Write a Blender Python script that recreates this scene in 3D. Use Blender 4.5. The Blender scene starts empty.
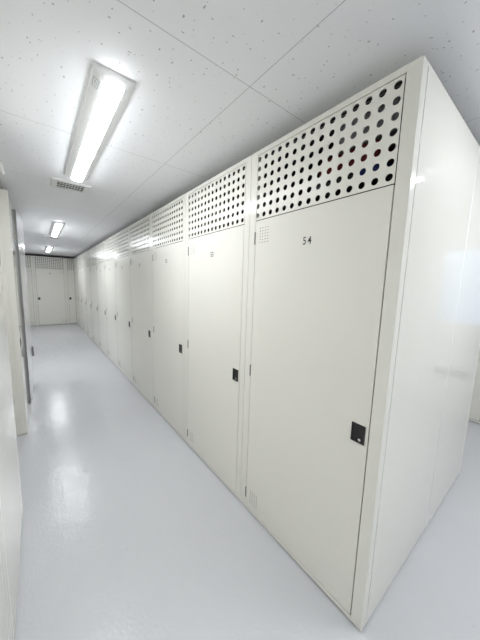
import bpy, bmesh, math, random
from mathutils import Matrix, Vector
random.seed(7)
SC = bpy.context.scene
COL = SC.collection
PI = math.pi

# ------------------------------------------------------------------ dimensions
W, H, D = 0.9, 2.368, 0.878          # one locker
A, B = 0.054, 0.838                  # door's handle edge and hinge edge
ZB, ZD, ZT = 0.036, 1.968, 2.341     # door bottom, door top, top of punched panel
XL = -1.245                          # front plane of the left row
YB = 10.812                            # front plane of the back row
CZ = 2.45                            # ceiling

# ------------------------------------------------------------------ materials
def new_mat(name):
    m = bpy.data.materials.new(name); m.use_nodes = True
    nt = m.node_tree
    return m, nt, nt.nodes['Principled BSDF']

def N(nt, typ, **kw):
    n = nt.nodes.new(typ)
    for k, v in kw.items(): setattr(n, k, v)
    return n

def mth(nt, op, a, b=None, c=None):
    n = N(nt, 'ShaderNodeMath', operation=op)
    for i, v in enumerate((a, b, c)):
        if v is None: continue
        if isinstance(v, (int, float)): n.inputs[i].default_value = v
        else: nt.links.new(v, n.inputs[i])
    return n.outputs[0]

def bump(nt, bs, height, strength, dist):
    b = N(nt, 'ShaderNodeBump'); b.inputs['Strength'].default_value = strength; b.inputs['Distance'].default_value = dist
    nt.links.new(height, b.inputs['Height']); nt.links.new(b.outputs[0], bs.inputs['Normal'])

def objcoord(nt):
    return N(nt, 'ShaderNodeTexCoord').outputs['Object']

def noise(nt, vec, scale, detail=2.0):
    n = N(nt, 'ShaderNodeTexNoise'); n.inputs['Scale'].default_value = scale; n.inputs['Detail'].default_value = detail
    nt.links.new(vec, n.inputs['Vector']); return n

def paint(name, col, rough=0.15, peel=0.03, var=0.012, ior=1.34):
    m, nt, bs = new_mat(name)
    v = objcoord(nt)
    n1 = noise(nt, v, 1.7, 3)
    mx = N(nt, 'ShaderNodeMix', data_type='RGBA')
    mx.inputs['A'].default_value = (*[c * (1 - var) for c in col], 1); mx.inputs['B'].default_value = (*[min(1, c * (1 + var)) for c in col], 1)
    nt.links.new(n1.outputs['Fac'], mx.inputs['Factor']); nt.links.new(mx.outputs['Result'], bs.inputs['Base Color'])
    bs.inputs['Roughness'].default_value = rough; bs.inputs['IOR'].default_value = ior
    if peel:
        n2 = noise(nt, v, 9, 1); bump(nt, bs, n2.outputs['Fac'], peel, 0.02)
    return m

def plain(name, col, rough=0.5, metal=0.0):
    m, nt, bs = new_mat(name)
    n1 = noise(nt, objcoord(nt), 25, 2)
    mx = N(nt, 'ShaderNodeMix', data_type='RGBA')
    mx.inputs['A'].default_value = (*[c * .95 for c in col], 1); mx.inputs['B'].default_value = (*[min(1, c * 1.05) for c in col], 1)
    nt.links.new(n1.outputs['Fac'], mx.inputs['Factor']); nt.links.new(mx.outputs['Result'], bs.inputs['Base Color'])
    bs.inputs['Roughness'].default_value = rough; bs.inputs['Metallic'].default_value = metal
    return m

M = {}
M['cream'] = paint('cream_locker_paint', (0.80, 0.786, 0.725), 0.23, 0.02, 0.012, 1.24)
M['cream_side'] = paint('cream_smooth_paint', (0.80, 0.786, 0.725), 0.045, 0.003, 0.012, 1.45)
M['cream_carcass'] = paint('cream_carcass_paint', (0.80, 0.786, 0.725), 0.14, 0.01)
M['white'] = paint('white_sheen_paint', (0.86, 0.87, 0.90), 0.04, 0.003, 0.012, 1.45)  # bluish white, brighter than cream; puts reflected brightness into the colour
M['wall'] = paint('wall_paint', (0.80, 0.80, 0.79), 0.6, 0.0)
M['black'] = plain('black_plastic', (0.012, 0.012, 0.013), 0.35)
M['ink'] = plain('black_ink', (0.03, 0.03, 0.03), 0.6)
M['dark'] = plain('dark_hole', (0.015, 0.015, 0.015), 0.8)
M['steel'] = plain('hinge_steel', (0.20, 0.20, 0.19), 0.4, 0.3)
M['shade_liner'] = plain('locker_shade_paint', (0.035, 0.035, 0.036), 0.8)  # near-black colour paints in the shade inside lockers and behind gaps
M['chrome'] = plain('chrome', (0.85, 0.85, 0.85), 0.15, 1.0)
M['lampbody'] = plain('white_lamp_plastic', (0.80, 0.80, 0.80), 0.25)
M['ventwhite'] = plain('white_vent_plastic', (0.80, 0.80, 0.79), 0.4)
M['greyprint'] = plain('grey_print', (0.45, 0.46, 0.47), 0.5)
M['shade'] = plain('inside_duct', (0.02, 0.02, 0.02), 0.8)
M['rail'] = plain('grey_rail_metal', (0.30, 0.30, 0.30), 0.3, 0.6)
M['greybox'] = plain('grey_plastic', (0.36, 0.36, 0.38), 0.6)
M['red'] = plain('dark_red_cloth', (0.22, 0.03, 0.03), 0.9)
M['blue'] = plain('dark_blue_cloth', (0.04, 0.065, 0.21), 0.9)

def lens_mat():
    m, nt, bs = new_mat('lit_diffuser')
    bs.inputs['Base Color'].default_value = (0.9, 0.9, 0.9, 1); bs.inputs['Roughness'].default_value = 0.4
    bs.inputs['Emission Color'].default_value = (0.935, 0.962, 1.0, 1)
    bs.inputs['Emission Strength'].default_value = LAMP
    return m
LAMP = 17.0
M['lens'] = lens_mat()

def ceiling_mat():
    m, nt, bs = new_mat('pitted_ceiling_board')
    v = objcoord(nt)
    sx = N(nt, 'ShaderNodeSeparateXYZ'); nt.links.new(v, sx.inputs[0])
    def seam(o, off, pitch, w):
        f = mth(nt, 'FRACT', mth(nt, 'DIVIDE', mth(nt, 'SUBTRACT', o, off - pitch * 20), pitch))
        d = mth(nt, 'MINIMUM', f, mth(nt, 'SUBTRACT', 1.0, f))
        return mth(nt, 'LESS_THAN', d, w / pitch)
    s = mth(nt, 'MAXIMUM', seam(sx.outputs[0], -0.285, 1.01, 0.0016), seam(sx.outputs[1], 0.587, 0.98, 0.0016))
    # pits: two sparse sets of short irregular marks
    wob = noise(nt, v, 55, 3)
    pits = None
    for sc, thr, keep, st in ((17.0, 0.044, 0.15, (1.0, 0.6, 1)), (24.0, 0.046, 0.25, (0.6, 1.0, 1))):
        mp = N(nt, 'ShaderNodeMapping'); nt.links.new(v, mp.inputs['Vector']); mp.inputs['Scale'].default_value = st
        mp.inputs['Rotation'].default_value = (0, 0, 0.5)
        ad = N(nt, 'ShaderNodeVectorMath', operation='MULTIPLY_ADD')
        nt.links.new(wob.outputs['Color'], ad.inputs[0]); ad.inputs[1].default_value = (0.014, 0.014, 0); nt.links.new(mp.outputs[0], ad.inputs[2])
        vo = N(nt, 'ShaderNodeTexVoronoi'); vo.voronoi_dimensions = '2D'; vo.inputs['Scale'].default_value = sc; nt.links.new(ad.outputs[0], vo.inputs['Vector'])
        cs = N(nt, 'ShaderNodeSeparateColor'); nt.links.new(vo.outputs['Color'], cs.inputs[0])
        rad = mth(nt, 'MULTIPLY', mth(nt, 'SUBTRACT', cs.outputs[0], keep), thr / (1 - keep) * 1.3)
        p = mth(nt, 'LESS_THAN', vo.outputs['Distance'], rad)
        pits = p if pits is None else mth(nt, 'MAXIMUM', pits, p)
    allm = mth(nt, 'MAXIMUM', mth(nt, 'MULTIPLY', s, 0.55), mth(nt, 'MULTIPLY', pits, 0.62))
    mx = N(nt, 'ShaderNodeMix', data_type='RGBA')
    mx.inputs['A'].default_value = (0.87, 0.88, 0.90, 1); mx.inputs['B'].default_value = (0.20, 0.20, 0.20, 1)
    nt.links.new(allm, mx.inputs['Factor']); nt.links.new(mx.outputs['Result'], bs.inputs['Base Color'])
    bs.inputs['Roughness'].default_value = 0.75
    bs.inputs['Specular IOR Level'].default_value = 0.25
    return m
M['ceiling'] = ceiling_mat()

def floor_mat():
    m, nt, bs = new_mat('glossy_grey_vinyl_floor')
    v = objcoord(nt)
    n1 = noise(nt, v, 1.1, 4)
    mx = N(nt, 'ShaderNodeMix', data_type='RGBA')
    mx.inputs['A'].default_value = (0.57, 0.58, 0.60, 1); mx.inputs['B'].default_value = (0.62, 0.63, 0.65, 1)
    nt.links.new(n1.outputs['Fac'], mx.inputs['Factor'])
    # a few scuffs
    mp = N(nt, 'ShaderNodeMapping'); nt.links.new(v, mp.inputs['Vector']); mp.inputs['Scale'].default_value = (2.0, 0.7, 1); mp.inputs['Rotation'].default_value = (0, 0, 0.9)
    vo = N(nt, 'ShaderNodeTexVoronoi'); vo.voronoi_dimensions = '2D'; vo.inputs['Scale'].default_value = 4.0; nt.links.new(mp.outputs[0], vo.inputs['Vector'])
    cs = N(nt, 'ShaderNodeSeparateColor'); nt.links.new(vo.outputs['Color'], cs.inputs[0])
    p = mth(nt, 'LESS_THAN', vo.outputs['Distance'], mth(nt, 'MULTIPLY', mth(nt, 'SUBTRACT', cs.outputs[0], 0.72), 0.07))
    m2 = N(nt, 'ShaderNodeMix', data_type='RGBA'); m2.inputs['B'].default_value = (0.40, 0.40, 0.40, 1)
    nt.links.new(mth(nt, 'MULTIPLY', p, 0.5), m2.inputs['Factor']); nt.links.new(mx.outputs['Result'], m2.inputs['A'])
    nt.links.new(m2.outputs['Result'], bs.inputs['Base Color'])
    n2 = noise(nt, v, 9, 5)
    r = N(nt, 'ShaderNodeMapRange'); bs.inputs['IOR'].default_value = 1.38
    r.inputs['From Min'].default_value = 0.3; r.inputs['From Max'].default_value = 0.7; r.inputs['To Min'].default_value = 0.11; r.inputs['To Max'].default_value = 0.25
    nt.links.new(n2.outputs['Fac'], r.inputs['Value']); nt.links.new(r.outputs[0], bs.inputs['Roughness'])
    n3 = noise(nt, v, 60, 4)
    n4 = noise(nt, v, 7, 2)
    hsum = mth(nt, 'ADD', mth(nt, 'MULTIPLY', n3.outputs['Fac'], 0.42), n4.outputs['Fac'])
    bump(nt, bs, hsum, 0.15, 0.02)
    return m
M['floor'] = floor_mat()

def glass_mat():
    m = bpy.data.materials.new('window_glass'); m.use_nodes = True; nt = m.node_tree
    nt.nodes.remove(nt.nodes['Principled BSDF']); out = nt.nodes['Material Output']
    t = N(nt, 'ShaderNodeBsdfTransparent'); g = N(nt, 'ShaderNodeBsdfGlossy'); g.inputs['Roughness'].default_value = 0.02
    f = N(nt, 'ShaderNodeFresnel'); mx = N(nt, 'ShaderNodeMixShader')
    nt.links.new(f.outputs[0], mx.inputs[0]); nt.links.new(t.outputs[0], mx.inputs[1]); nt.links.new(g.outputs[0], mx.inputs[2]); nt.links.new(mx.outputs[0], out.inputs[0])
    return m
M['glass'] = glass_mat()

# ------------------------------------------------------------------ helpers
def box(bm, x0, x1, y0, y1, z0, z1, bev=0.0):
    vs = [bm.verts.new((x, y, z)) for x in (x0, x1) for y in (y0, y1) for z in (z0, z1)]
    fs = []
    for idx in ((0, 1, 3, 2), (4, 6, 7, 5), (0, 4, 5, 1), (2, 3, 7, 6), (0, 2, 6, 4), (1, 5, 7, 3)):
        fs.append(bm.faces.new([vs[i] for i in idx]))
    if bev:
        es = list({e for f in fs for e in f.edges})
        bmesh.ops.bevel(bm, geom=es, offset=bev, segments=2, affect='EDGES', profile=0.5)

def disc(bm, c, u, v, r, n=10):
    c, u, v = Vector(c), Vector(u), Vector(v)
    return bm.faces.new([bm.verts.new(c + u * r * math.cos(2 * PI * k / n) + v * r * math.sin(2 * PI * k / n)) for k in range(n)])

def cyl(bm, p0, p1, r, n=12):
    p0, p1 = Vector(p0), Vector(p1); ax = (p1 - p0).normalized()
    u = ax.orthogonal().normalized(); v = ax.cross(u)
    a = [bm.verts.new(p0 + (u * math.cos(2 * PI * k / n) + v * math.sin(2 * PI * k / n)) * r) for k in range(n)]
    b = [bm.verts.new(p1 + (u * math.cos(2 * PI * k / n) + v * math.sin(2 * PI * k / n)) * r) for k in range(n)]
    for k in range(n): bm.faces.new((a[k], a[(k + 1) % n], b[(k + 1) % n], b[k]))
    bm.faces.new(a[::-1]); bm.faces.new(b)

def tube(bm, pts, r, n=10):
    rings = []
    for i, p in enumerate(pts):
        p = Vector(p); d = (Vector(pts[min(i + 1, len(pts) - 1)]) - Vector(pts[max(i - 1, 0)])).normalized()
        u = Vector((0, 0, 1)).cross(d)
        u = u.normalized() if u.length > 1e-4 else Vector((1, 0, 0)); v = d.cross(u)
        rings.append([bm.verts.new(p + (u * math.cos(2 * PI * k / n) + v * math.sin(2 * PI * k / n)) * r) for k in range(n)])
    for a, b in zip(rings, rings[1:]):
        for k in range(n): bm.faces.new((a[k], a[(k + 1) % n], b[(k + 1) % n], b[k]))
    bm.faces.new(rings[0][::-1]); bm.faces.new(rings[-1])

def to_mesh(bm, name, mat, smooth=False, flip=False):
    if flip:
        for v in bm.verts: v.co.y = W - v.co.y
    bmesh.ops.recalc_face_normals(bm, faces=bm.faces)
    me = bpy.data.meshes.new(name); bm.to_mesh(me); bm.free()
    me.materials.append(M[mat] if isinstance(mat, str) else mat)
    if smooth:
        for p in me.polygons: p.use_smooth = True
    return me

def obj(name, me, parent=None, loc=None):
    o = bpy.data.objects.new(name, me); COL.objects.link(o)
    if parent is not None: o.parent = parent
    if loc: o.location = loc
    return o

def empty(name, loc=(0, 0, 0), rz=0.0):
    o = bpy.data.objects.new(name, None); COL.objects.link(o)
    o.location = loc; o.rotation_euler = (0, 0, rz); o.empty_display_size = 0.1
    return o

def tag(o, label, cat, group=None):
    o['label'] = label; o['category'] = cat
    if group: o['group'] = group
    return o

def struct(name, me):
    o = obj(name, me); o['kind'] = 'structure'; return o

# ------------------------------------------------------------------ locker parts
def carcass_bm(end=False):
    g = 0.002
    bm = bmesh.new()
    if end: box(bm, 0, 0.0460, 0.0, A - g, 0.011, H, 0.002)
    else: box(bm, 0, 0.05, 0.0016, A - g, 0.011, H)
    box(bm, 0, 0.05, B + g, W - 0.0016, 0.011, H)
    box(bm, 0, 0.004, A - g, B + g, 0.011, ZB - g)
    box(bm, 0, 0.05, A - g, B + g, ZT + g, H)
    s = 0.004 if end else 0.0012
    box(bm, 0.046, D - 0.001, s, s + 0.002, 0.005, H - 0.001)
    box(bm, 0.05, D - 0.001, W - 0.0032, W - 0.0012, 0.005, H - 0.001)
    box(bm, D - 0.004, D - 0.001, s, W - 0.0012, 0.005, H - 0.001)
    box(bm, 0.05, D - 0.001, s, W - 0.0012, H - 0.004, H)
    return bm

def shade_liner_bm(end=False):
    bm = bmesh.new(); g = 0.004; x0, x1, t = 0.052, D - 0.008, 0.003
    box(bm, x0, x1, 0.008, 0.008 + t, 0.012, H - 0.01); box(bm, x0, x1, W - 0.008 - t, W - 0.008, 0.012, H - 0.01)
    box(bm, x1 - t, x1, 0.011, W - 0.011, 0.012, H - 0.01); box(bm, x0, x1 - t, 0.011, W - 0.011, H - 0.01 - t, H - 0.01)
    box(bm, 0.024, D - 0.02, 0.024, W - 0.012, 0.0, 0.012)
    # dark strips added behind the gaps to paint in their shade
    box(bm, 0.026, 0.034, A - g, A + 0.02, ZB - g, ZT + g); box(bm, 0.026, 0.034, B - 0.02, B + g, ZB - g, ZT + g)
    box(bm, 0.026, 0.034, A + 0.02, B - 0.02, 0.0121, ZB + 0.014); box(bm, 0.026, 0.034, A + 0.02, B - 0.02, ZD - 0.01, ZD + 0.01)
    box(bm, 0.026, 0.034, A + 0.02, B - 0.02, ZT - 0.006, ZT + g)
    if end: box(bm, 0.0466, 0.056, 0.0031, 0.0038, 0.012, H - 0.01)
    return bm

def door_bm():
    bm = bmesh.new()
    box(bm, 0.0, 0.022, A + 0.0025, B - 0.0012, ZB + 0.002, ZD - 0.0022, 0.0010)
    return bm

def punched_bm():
    bm = bmesh.new()
    y0, y1, z0, z1 = A + 0.0010, B - 0.0010, ZD + 0.0018, ZT - 0.001
    cy = [0.077 + i * 0.0534 for i in range(15)]; cz = [1.997 + j * 0.0532 for j in range(7)]
    r, n, th, xf = 0.0142, 16, 0.003, 0.0006
    ye = [y0] + [(a + b) / 2 for a, b in zip(cy, cy[1:])] + [y1]
    ze = [z0] + [(a + b) / 2 for a, b in zip(cz, cz[1:])] + [z1]
    for i, y in enumerate(cy):
        for j, z in enumerate(cz):
            o, c, d = [], [], []
            for k in range(n):
                t = 2 * PI * k / n; cs, sn = math.cos(t), math.sin(t); mxx = max(abs(cs), abs(sn)); sy, sz = cs / mxx, sn / mxx
                yy = y + (sy * (ye[i + 1] - y) if sy > 0 else sy * (y - ye[i]))
                zz = z + (sz * (ze[j + 1] - z) if sz > 0 else sz * (z - ze[j]))
                o.append(bm.verts.new((xf, yy, zz))); c.append(bm.verts.new((xf, y + cs * r, z + sn * r))); d.append(bm.verts.new((xf + th, y + cs * r, z + sn * r)))
            for k in range(n):
                k2 = (k + 1) % n
                bm.faces.new((o[k], o[k2], c[k2], c[k])); bm.faces.new((c[k], c[k2], d[k2], d[k]))
    bmesh.ops.remove_doubles(bm, verts=bm.verts, dist=0.0002)
    return bm

def handle_bm():
    bm = bmesh.new()
    # black flush plate: raised rim, sunk pull on one side
    ya, yb, za, zb = 0.069, 0.130, 0.897, 0.982
    box(bm, -0.004, 0.004, ya, yb, za, za + 0.006); box(bm, -0.004, 0.004, ya, yb, zb - 0.006, zb)
    box(bm, -0.004, 0.004, ya, ya + 0.005, za + 0.006, zb - 0.006); box(bm, -0.004, 0.004, yb - 0.005, yb, za + 0.006, zb - 0.006)
    box(bm, -0.0025, 0.003, ya + 0.005, ya + 0.030, za + 0.006, zb - 0.006)
    box(bm, -0.0008, 0.003, ya + 0.030, yb - 0.005, za + 0.006, zb - 0.006)
    box(bm, -0.004, 0.003, ya + 0.029, ya + 0.032, za + 0.006, zb - 0.006)
    return bm

def lock_bm():
    bm = bmesh.new(); cyl(bm, (0.0, 0.0895, 0.914), (-0.0065, 0.0895, 0.914), 0.0065, 14); box(bm, -0.0072, -0.0064, 0.089, 0.090, 0.910, 0.918); return bm

def hinge_bm(zc):
    bm = bmesh.new()
    for k in range(3):
        cyl(bm, (-0.0015, 0.8405, zc - 0.037 + k * 0.025), (-0.0015, 0.8405, zc - 0.037 + k * 0.025 + 0.024), 0.0042, 8)
    return bm

def dots_bm(z0, z1, rows):
    bm = bmesh.new()
    for i in range(4):
        for j in range(rows):
            y = 0.730 + i * 0.0215; z = z0 + (z1 - z0) * j / (rows - 1)
            cyl(bm, (0.0, y, z), (-0.0004, y, z), 0.0029, 8)
    return bm

def number_mesh(text, ycentre, zc, h, spacing, flip=False):
    cu = bpy.data.curves.new('n', 'FONT'); cu.body = text; cu.size = h / 0.70; cu.space_character = spacing
    cu.align_x = 'CENTER'; cu.extrude = 0.0003; cu.offset = 0.0004
    t = bpy.data.objects.new('n', cu); COL.objects.link(t)
    bpy.context.view_layer.update()
    dg = bpy.context.evaluated_depsgraph_get()
    me = bpy.data.meshes.new_from_object(t.evaluated_get(dg))
    bpy.data.objects.remove(t); bpy.data.curves.remove(cu)
    # text plane (x right, y up) -> door face seen from -X: right is -Y
    for v in me.vertices:
        x, y, z = v.co
        v.co = (-0.0008 + z * 0.5, ycentre - x * 0.85, zc - h / 2 + y)
    me.materials.clear(); me.materials.append(M['ink'])
    return me

PARTS = {}
for fl in (False, True):
    PARTS[fl] = dict(
        carcass=to_mesh(carcass_bm(), 'carcass', 'cream_carcass', flip=fl), carcass_end=to_mesh(carcass_bm(True), 'carcass_end', 'cream_carcass', flip=fl),
        shade_liner=to_mesh(shade_liner_bm(), 'shade_liner', 'shade_liner', flip=fl), shade_liner_end=to_mesh(shade_liner_bm(True), 'shade_liner_end', 'shade_liner', flip=fl),
        door=to_mesh(door_bm(), 'door', 'cream', flip=fl), punched=to_mesh(punched_bm(), 'punched_panel', 'cream', flip=fl),
        handle=to_mesh(handle_bm(), 'handle', 'black', flip=fl), lock=to_mesh(lock_bm(), 'lock', 'chrome', flip=fl),
        hinges=[to_mesh(hinge_bm(z), 'hinge', 'steel', flip=fl) for z in (0.130, 1.02, 1.864)],
        dots=[to_mesh(dots_bm(0.078, 0.168, 8), 'air_holes', 'dark', flip=fl), to_mesh(dots_bm(1.835, 1.918, 6), 'air_holes', 'dark', flip=fl)])

def make_locker(number, flip=False, end=False, rear=False, fit=True):
    P = PARTS[flip]
    r = empty('locker')
    obj('carcass', P['carcass_end' if end else 'carcass'], r)
    li = obj('shade_liner', P['shade_liner_end' if end else 'shade_liner'], r); li['label'] = 'dark liner painting in the shade inside the locker'
    obj('punched_panel', P['punched'], r)
    d = obj('door', P['door'], r)
    if not rear:
        h = obj('handle', P['handle'], d); h['label'] = 'black flush pull plate'
        l = obj('lock', P['lock'], d); l['label'] = 'chrome key cylinder'
        for m in (P['hinges'] if fit else ()): obj('hinge', m, d)
        for m in (P['dots'] if fit else ()): obj('air_holes', m, d)
        if number:
            yc = 0.443
            if flip: yc = W - yc
            o = obj('number', number_mesh(number, yc, 1.807, 0.038, 1.35 if number == '54' else 1.0), d); o['label'] = 'black number'
    if end:
        bm = bmesh.new(); box(bm, 0.0500, D - 0.002, 0.0, 0.003, 0.011, H, 0.0006)
        obj('side_panel', to_mesh(bm, 'side_panel', 'cream_side', flip=flip), r)
    return r

def dup(root, loc, rz, number=None, flip=False):
    r = root.copy(); COL.objects.link(r); r.location = loc; r.rotation_euler = (0, 0, rz)
    for ch in list(root.children):
        c = ch.copy(); COL.objects.link(c); c.parent = r
        for g in list(ch.children):
            if g.name.split('.')[0] == 'number' and not number: continue
            e = g.copy(); COL.objects.link(e); e.parent = c
            if g.name.split('.')[0] == 'number':
                e.data = number_mesh(number, (W - 0.443) if flip else 0.443, 1.807, 0.038, 1.0)
    return r

# ------------------------------------------------------------------ the long right row: 54 ... 43
G = 'numbered lockers of the long right row'
first = make_locker('54', end=True)
tag(first, 'cream steel locker numbered 54 at the near corner of the right row', 'locker', G)
mid = make_locker('53')
mid.location = (0, W, 0)
tag(mid, 'cream steel locker numbered 53 beside the near corner locker', 'locker', G)
ords = ['third', 'fourth', 'fifth', 'sixth', 'seventh', 'eighth', 'ninth', 'tenth', 'eleventh']
for i in range(2, 12):
    r = dup(mid, (0, i * W, 0), 0, str(54 - i))
    if i < 11: lab = 'cream steel locker with punched top, %s from the near corner of the right row' % ords[i - 2]
    else: lab = 'cream steel locker, last of the right row, in the corner by the back row'
    tag(r, lab, 'locker', G)
# the locker back to back with 54; only its end panel shows
rear = make_locker(None, flip=True, end=True, rear=True)
rear.location = (2 * D, W, 0); rear.rotation_euler = (0, 0, PI)
tag(rear, 'cream locker back to back with locker 54, showing only its plain end panel', 'locker')
bm = bmesh.new(); cyl(bm, (D - 0.0005, W - 0.001, 0.01), (D - 0.0005, W - 0.001, H - 0.002), 0.0022, 10)  # thin bright bead added to paint in seam edges catching light
obj('joint_glint', to_mesh(bm, 'joint_glint', 'white', True), rear)

# shelf inside 54 and what shows through its punched panel
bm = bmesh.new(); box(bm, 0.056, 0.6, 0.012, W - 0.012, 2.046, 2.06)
obj('shelf', to_mesh(bm, 'shelf', 'shade_liner'), first)
def bundle(name, x0, x1, y0, y1, z0, z1, mat, soft):
    bm = bmesh.new(); box(bm, -(x1 - x0) / 2, (x1 - x0) / 2, -(y1 - y0) / 2, (y1 - y0) / 2, 0, z1 - z0, soft)
    return obj(name, to_mesh(bm, name, mat, False), None, ((x0 + x1) / 2, (y0 + y1) / 2, z0))
b = bundle('folded_cloth', 0.08, 0.42, 0.135, 0.26, 2.0605, 2.112, 'blue', 0.014)
tag(b, 'dark blue folded cloth glimpsed low through the holes of locker 54', 'cloth')
b = bundle('folded_cloth', 0.08, 0.40, 0.16, 0.47, 2.1125, 2.212, 'red', 0.03)
tag(b, 'dark red folded cloth glimpsed through the middle holes of locker 54', 'cloth')
b = bundle('storage_box', 0.085, 0.40, 0.265, 0.47, 2.0605, 2.112, 'black', 0.004)
tag(b, 'black storage box behind the lower holes of locker 54, left of the blue cloth', 'box')
b = bundle('storage_box', 0.085, 0.40, 0.10, 0.37, 2.2125, 2.335, 'greybox', 0.008)
tag(b, 'grey storage box glimpsed through the upper right holes of locker 54', 'box')

# ------------------------------------------------------------------ back row
back0 = make_locker('42', flip=True)
gB = 'lockers of the back row'
bl = {0.65: 'cream locker of the back row, partly hidden by the end of the right row',
      -0.25: 'cream locker of the back row facing straight down the aisle',
      -1.15: 'cream locker of the back row, just left of the one facing the aisle',
      -2.05: 'cream locker of the back row, second left of the one facing the aisle',
      -2.95: 'cream locker of the back row, third to the left, behind the left row'}
# local (x,y) -> world (x0 - y, YB + x) for rz = +90 deg ; unit spans X from x0-0.9 to x0
for x0 in (-0.25, 0.65, -1.15, -2.05, -2.95):
    if x0 == -0.25: r = back0; r.location = (x0, YB, 0); r.rotation_euler = (0, 0, PI / 2)
    else: r = dup(back0, (x0, YB, 0), PI / 2, None, True)
    tag(r, bl[x0], 'locker', gB)

# ------------------------------------------------------------------ left rows (facing +X)
gL = 'lockers of the left row'
leftend = make_locker(None, flip=True, fit=False)
for c in leftend.children:
    if c.name.split('.')[0] in ('carcass', 'door', 'punched_panel'):
        c.data = c.data.copy(); c.data.materials[0] = M['cream_side']
# rz = pi: local (x,y) -> (XL - x, y0 - y)
leftend.location = (XL, 1.735, 0); leftend.rotation_euler = (0, 0, PI)
tag(leftend, 'cream locker at the far end of the near left row, mirroring the aisle', 'locker', gL)
for k, lab in ((1, 'cream locker of the near left row beside the camera, cut by the left edge'), (2, 'cream locker of the near left row behind the camera')):
    tag(dup(leftend, (XL, 1.735 - k * W, 0), PI, None, True), lab, 'locker', gL)
# far left row: narrower lockers
far1 = dup(leftend, (XL, 3.636, 0), PI, None, True); far1.scale = (1, 0.778 / 0.9, 1)
tag(far1, 'cream locker with a plain end panel, across the gap in the left row', 'locker', gL)
bm = bmesh.new(); box(bm, 0.0, 0.05, W - 0.0005, W + 0.002, 0.005, H, 0.001); box(bm, 0.053, D, W - 0.0005, W + 0.002, 0.005, H, 0.001)
obj('side_panel', to_mesh(bm, 'side_panel', 'cream_side'), far1)
# white unit standing a little proud beyond it
r = empty('locker', (-1.205, 4.432, 0), PI - 0.042)
bm = bmesh.new(); Wn = 0.78
box(bm, 0.002, D, 0.0, Wn, 0.02, H, 0.002); box(bm, 0.03, D - 0.03, 0.02, Wn - 0.02, 0.0, 0.02)
obj('carcass', to_mesh(bm, 'white_carcass', 'cream_carcass'), r)
bm = bmesh.new(); box(bm, -0.012, 0.036, Wn + 0.0005, Wn + 0.004, 0.022, H - 0.002); q = obj('gap_shade_strip', to_mesh(bm, 'gap_shade_strip', 'rail'), r); q['label'] = 'dark grey strip painting in the shaded gap'  # dark strip added in place of the shaded gap beside this unit
bm = bmesh.new(); box(bm, -0.012, 0.002, 0.004, Wn - 0.004, 0.022, H - 0.002, 0.002)
d = obj('door', to_mesh(bm, 'white_door', 'white'), r)
bm = bmesh.new(); box(bm, -0.032, -0.012, 0.02, 0.05, 0.45, 0.60, 0.006)
h = obj('handle', to_mesh(bm, 'pull', 'rail'), d); h['label'] = 'grey pull handle'
tag(r, 'plain white full-height locker standing askew and slightly proud of the left row', 'locker', gL)

# ------------------------------------------------------------------ row across the right aisle
gR = 'lockers across the right-hand aisle'
XR = 3.03
rr = make_locker(None)
rr.location = (XR, 0.03, 0)
tag(rr, 'cream locker across the right-hand aisle, a sliver at the right edge', 'locker', gR)
for k, lab in ((1, 'cream locker across the right-hand aisle, next behind the one at the edge'), (2, 'cream locker across the right-hand aisle, third along behind locker 54')):
    tag(dup(rr, (XR, 0.03 + k * W, 0), 0, None), lab, 'locker', gR)

# ------------------------------------------------------------------ ceiling lamps
def lamp_meshes(L):
    out = {}
    w0, w1, h0, h1 = 0.083, 0.042, 0.010, 0.036
    # body: base pan with sloping sides and ends, open underneath for the lens
    bm = bmesh.new()
    def ring(w, l, z): return [bm.verts.new((sx * w, sy * l, -z)) for sx, sy in ((-1, -1), (1, -1), (1, 1), (-1, 1))]
    rs = [ring(w0, L / 2, 0), ring(w0, L / 2, h0), ring(w1 + 0.003, L / 2 - 0.024, h1 - 0.004), ring(w1, L / 2 - 0.026, h1 - 0.002)]
    for a, b in zip(rs, rs[1:]):
        for k in range(4): bm.faces.new((a[k], a[(k + 1) % 4], b[(k + 1) % 4], b[k]))
    bm.faces.new(rs[0]); bm.faces.new(rs[-1])
    out['housing'] = to_mesh(bm, 'lamp_housing', 'lampbody')
    bm = bmesh.new()
    n = 8
    prof = [(w1 * 0.97 * math.cos(PI * k / n), h1 - 0.002 + 0.015 * math.sin(PI * k / n)) for k in range(n + 1)]
    a = [bm.verts.new((x, -L / 2 + 0.028, -z)) for x, z in prof]; b2 = [bm.verts.new((x, L / 2 - 0.028, -z)) for x, z in prof]
    for k in range(n): bm.faces.new((a[k], a[k + 1], b2[k + 1], b2[k]))
    bm.faces.new(a); bm.faces.new(b2)
    out['lens'] = to_mesh(bm, 'lamp_diffuser', 'lens', False)
    bm = bmesh.new()   # printed mark on the sloping side near the end
    def P(u, v):       # u along the slope 0..1, v along length
        return Vector((-(w0 + (w1 - w0) * u) - 0.0008, v, -(h0 + (h1 - h0) * u) - 0.0006))
    for (u0, u1, v0, v1) in ((.22, .30, -.030, .030), (.70, .78, -.030, .030), (.22, .78, -.030, -.024), (.22, .78, .024, .030), (.40, .48, -.016, .014), (.56, .62, -.010, .018)):
        q = [P(u, -L / 2 + 0.085 + v) for u, v in ((u0, v0), (u1, v0), (u1, v1), (u0, v1))]
        bm.faces.new([bm.verts.new(p) for p in q])
    out['mark'] = to_mesh(bm, 'lamp_mark', 'greyprint')
    return out
LM, LMS = lamp_meshes(1.40), lamp_meshes(0.45)
def lamp(x, y, rz, label, LM=LM):
    r = empty('ceiling_lamp', (x, y, CZ), rz)
    obj('housing', LM['housing'], r); d = obj('diffuser', LM['lens'], r); d['label'] = 'glowing white diffuser'
    obj('printed_mark', LM['mark'], r)
    tag(r, label, 'ceiling light', 'ceiling lamps'); return r
XA = -0.768
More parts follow.
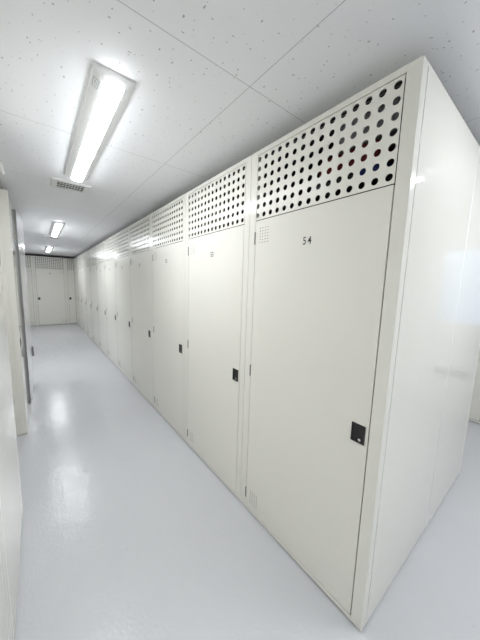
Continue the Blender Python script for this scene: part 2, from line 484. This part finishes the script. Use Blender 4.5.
lamp(XA, 1.595, 0, 'long white ceiling lamp nearest the camera, lit, over the aisle')
lamp(XA, 5.16, 0, 'lit ceiling lamp second along the aisle, beyond the first ceiling vent')
lamp(XA, 8.73, 0, 'lit ceiling lamp furthest down the aisle, before the back row')
lamp(XA, -1.95, 0, 'lit ceiling lamp behind the camera, in line with the aisle lamps')
lamp(1.25, -1.07, 0, 'lit ceiling lamp across the near cross aisle, mirrored in the end panel')
lamp(0.48, -0.58, PI / 2, 'short unseen lamp added close before the end panel to brighten it', LMS)  # added out of view only to brighten the end panel
lamp(-2.35, 5.0, 0, 'unseen lamp added beyond the left row to brighten the aisle')  # added out of view to lift the light along the aisle
lamp(2.40, 2.4, 0, 'lit ceiling lamp over the right-hand aisle')

# ------------------------------------------------------------------ ceiling vents
def vent(x0, x1, y0, y1, label):
    cx, cy = (x0 + x1) / 2, (y0 + y1) / 2; a, b = (x1 - x0) / 2, (y1 - y0) / 2
    ox, oy = a - 0.048, b - 0.045
    r = empty('ceiling_vent', (cx, cy, CZ))
    bm = bmesh.new()
    t = 0.014
    def ring(w, l, z): return [bm.verts.new((sx * w, sy * l, -z)) for sx, sy in ((-1, -1), (1, -1), (1, 1), (-1, 1))]
    rs = [ring(a, b, 0), ring(a, b, 0.004), ring(a - 0.012, b - 0.012, t), ring(ox, oy, t), ring(ox, oy, 0)]
    for p, q in zip(rs, rs[1:]):
        for k in range(4): bm.faces.new((p[k], p[(k + 1) % 4], q[(k + 1) % 4], q[k]))
    obj('frame', to_mesh(bm, 'vent_frame', 'ventwhite'), r)
    bm = bmesh.new(); box(bm, -ox, ox, -oy, oy, -0.003, -0.001); obj('backing', to_mesh(bm, 'vent_backing', 'shade'), r)
    nx = 9
    for k in range(1, nx):
        bm = bmesh.new(); x = -ox + 2 * ox * k / nx; box(bm, x - 0.0015, x + 0.0015, -oy, oy, -0.009, -0.003); obj('slat', to_mesh(bm, 'slat', 'ventwhite'), r)
    for k in range(1, 3):
        bm = bmesh.new(); y = -oy + 2 * oy * k / 3; box(bm, -ox, ox, y - 0.0025, y + 0.0025, -0.0095, -0.0035); obj('crossbar', to_mesh(bm, 'crossbar', 'ventwhite'), r)
    return tag(r, label, 'vent', 'ceiling vents')
vent(-0.935, -0.632, 2.455, 2.715, 'white ceiling vent with dark slots, at the far end of the nearest lamp')
vent(-0.935, -0.632, 6.17, 6.43, 'white ceiling vent with dark slots, at the far end of the second lamp')
vent(-1.545, -1.242, 2.40, 2.66, 'white ceiling vent cut by the left edge above the left row')

# ------------------------------------------------------------------ room shell
X0, X1, Y0, Y1 = -4.6, 3.06, -3.2, YB + D + 0.05
XE = XR + D + 0.05
def slab(x0, x1, y0, y1, z0, z1, name, mat):
    bm = bmesh.new(); box(bm, x0, x1, y0, y1, z0, z1); return struct(name, to_mesh(bm, name, mat))
slab(X0 - .1, XE + .1, Y0 - .1, Y1 + .1, -0.1, 0.0, 'floor', 'floor')
slab(X0 - .1, XE + .1, Y0 - .1, Y1 + .1, CZ, CZ + 0.1, 'ceiling', 'ceiling')
slab(X0 - .1, X0, Y0, Y1, 0, CZ, 'wall_left', 'wall')
slab(X0 - .1, XE + .1, Y0 - .1, Y0, 0, CZ, 'wall_front', 'wall')
slab(X0 - .1, XE + .1, Y1, Y1 + .1, 0, CZ, 'wall_back', 'wall')
# right wall: window wall by the cross aisle, then an alcove that holds the lockers
wy0, wy1, wz0, wz1 = -0.67, -0.12, 1.18, 2.11
bm = bmesh.new()
T = 0.12
box(bm, X1, X1 + T, Y0, wy0, 0, CZ); box(bm, X1, X1 + T, wy1, 0.02, 0, CZ)
box(bm, X1, X1 + T, wy0, wy1, 0, wz0); box(bm, X1, X1 + T, wy0, wy1, wz1, CZ)
box(bm, X1 + T, XE, 0.0, 0.02, 0, CZ)
box(bm, XE, XE + 0.1, 0.0, Y1, 0, CZ)
struct('wall_right', to_mesh(bm, 'wall_right', 'wall'))
wr = empty('window_1', (X1, (wy0 + wy1) / 2, wz0)); wr['kind'] = 'structure'
bm = bmesh.new(); hw = (wy1 - wy0) / 2; hh = wz1 - wz0; f = 0.018
box(bm, 0.0, 0.05, -hw, -hw + f, 0, hh); box(bm, 0.0, 0.05, hw - f, hw, 0, hh); box(bm, 0.0, 0.05, -hw + f, hw - f, 0, f); box(bm, 0.0, 0.05, -hw + f, hw - f, hh - f, hh)
obj('window_frame', to_mesh(bm, 'window_frame', 'ventwhite'), wr)
bm = bmesh.new(); box(bm, 0.022, 0.026, -hw + f, hw - f, f, hh - f); obj('pane', to_mesh(bm, 'pane', 'glass'), wr)
# double rail low on the wall, seen mirrored in the end panel
rt = empty('wall_rail', (X1, -0.43, 0.53))
for k in range(2):
    bm = bmesh.new(); tube(bm, [(-0.03 - 0.03 * math.cos((t - 8) / 8 * PI / 2), (t - 8) / 8 * 0.15, 0.05 * k + 0.015 * math.cos((t - 8) / 8 * PI / 2)) for t in range(17)], 0.008)
    obj('bar', to_mesh(bm, 'bar', 'rail', True), rt)
for s in (-1, 1):
    bm = bmesh.new(); box(bm, -0.034, 0, s * 0.15 - 0.012, s * 0.15 + 0.012, -0.02, 0.075, 0.003); obj('bracket', to_mesh(bm, 'bracket', 'rail'), rt)
tag(rt, 'small curved double rail on the right wall under the window', 'rail')

# ------------------------------------------------------------------ daylight outside the window
w = bpy.data.worlds.new('sky'); SC.world = w; w.use_nodes = True
w.node_tree.nodes['Background'].inputs[0].default_value = (0.64, 0.79, 1.0, 1); w.node_tree.nodes['Background'].inputs[1].default_value = 0.30

# ------------------------------------------------------------------ camera
cam = bpy.data.cameras.new('camera'); co = bpy.data.objects.new('camera', cam); COL.objects.link(co)
cam.sensor_fit = 'HORIZONTAL'; cam.sensor_width = 36.0; cam.lens = 36.0 * 256.88 / 480.0; cam.clip_start = 0.02
rx, ry, rz = -0.1306, -0.0304, -0.6678
R = Matrix.Rotation(rz, 3, 'Z') @ Matrix.Rotation(rx, 3, 'X') @ Matrix.Rotation(ry, 3, 'Y')
right, fwd, up = R.col[0], R.col[1], R.col[2]
mw = Matrix(((right.x, up.x, -fwd.x, -1.0808), (right.y, up.y, -fwd.y, -0.4027), (right.z, up.z, -fwd.z, 1.5679), (0, 0, 0, 1)))
co.matrix_world = mw
SC.camera = co

SC.view_settings.view_transform = 'Standard'; SC.view_settings.look = 'None'
SC.view_settings.gamma = 1.0; SC.view_settings.use_curve_mapping = False
SC.view_settings.exposure = 1.69
SC.cycles.max_bounces = 14; SC.cycles.diffuse_bounces = 8; SC.cycles.glossy_bounces = 6
SC.cycles.use_denoising = True
SC.cycles.sample_clamp_indirect = 8.0
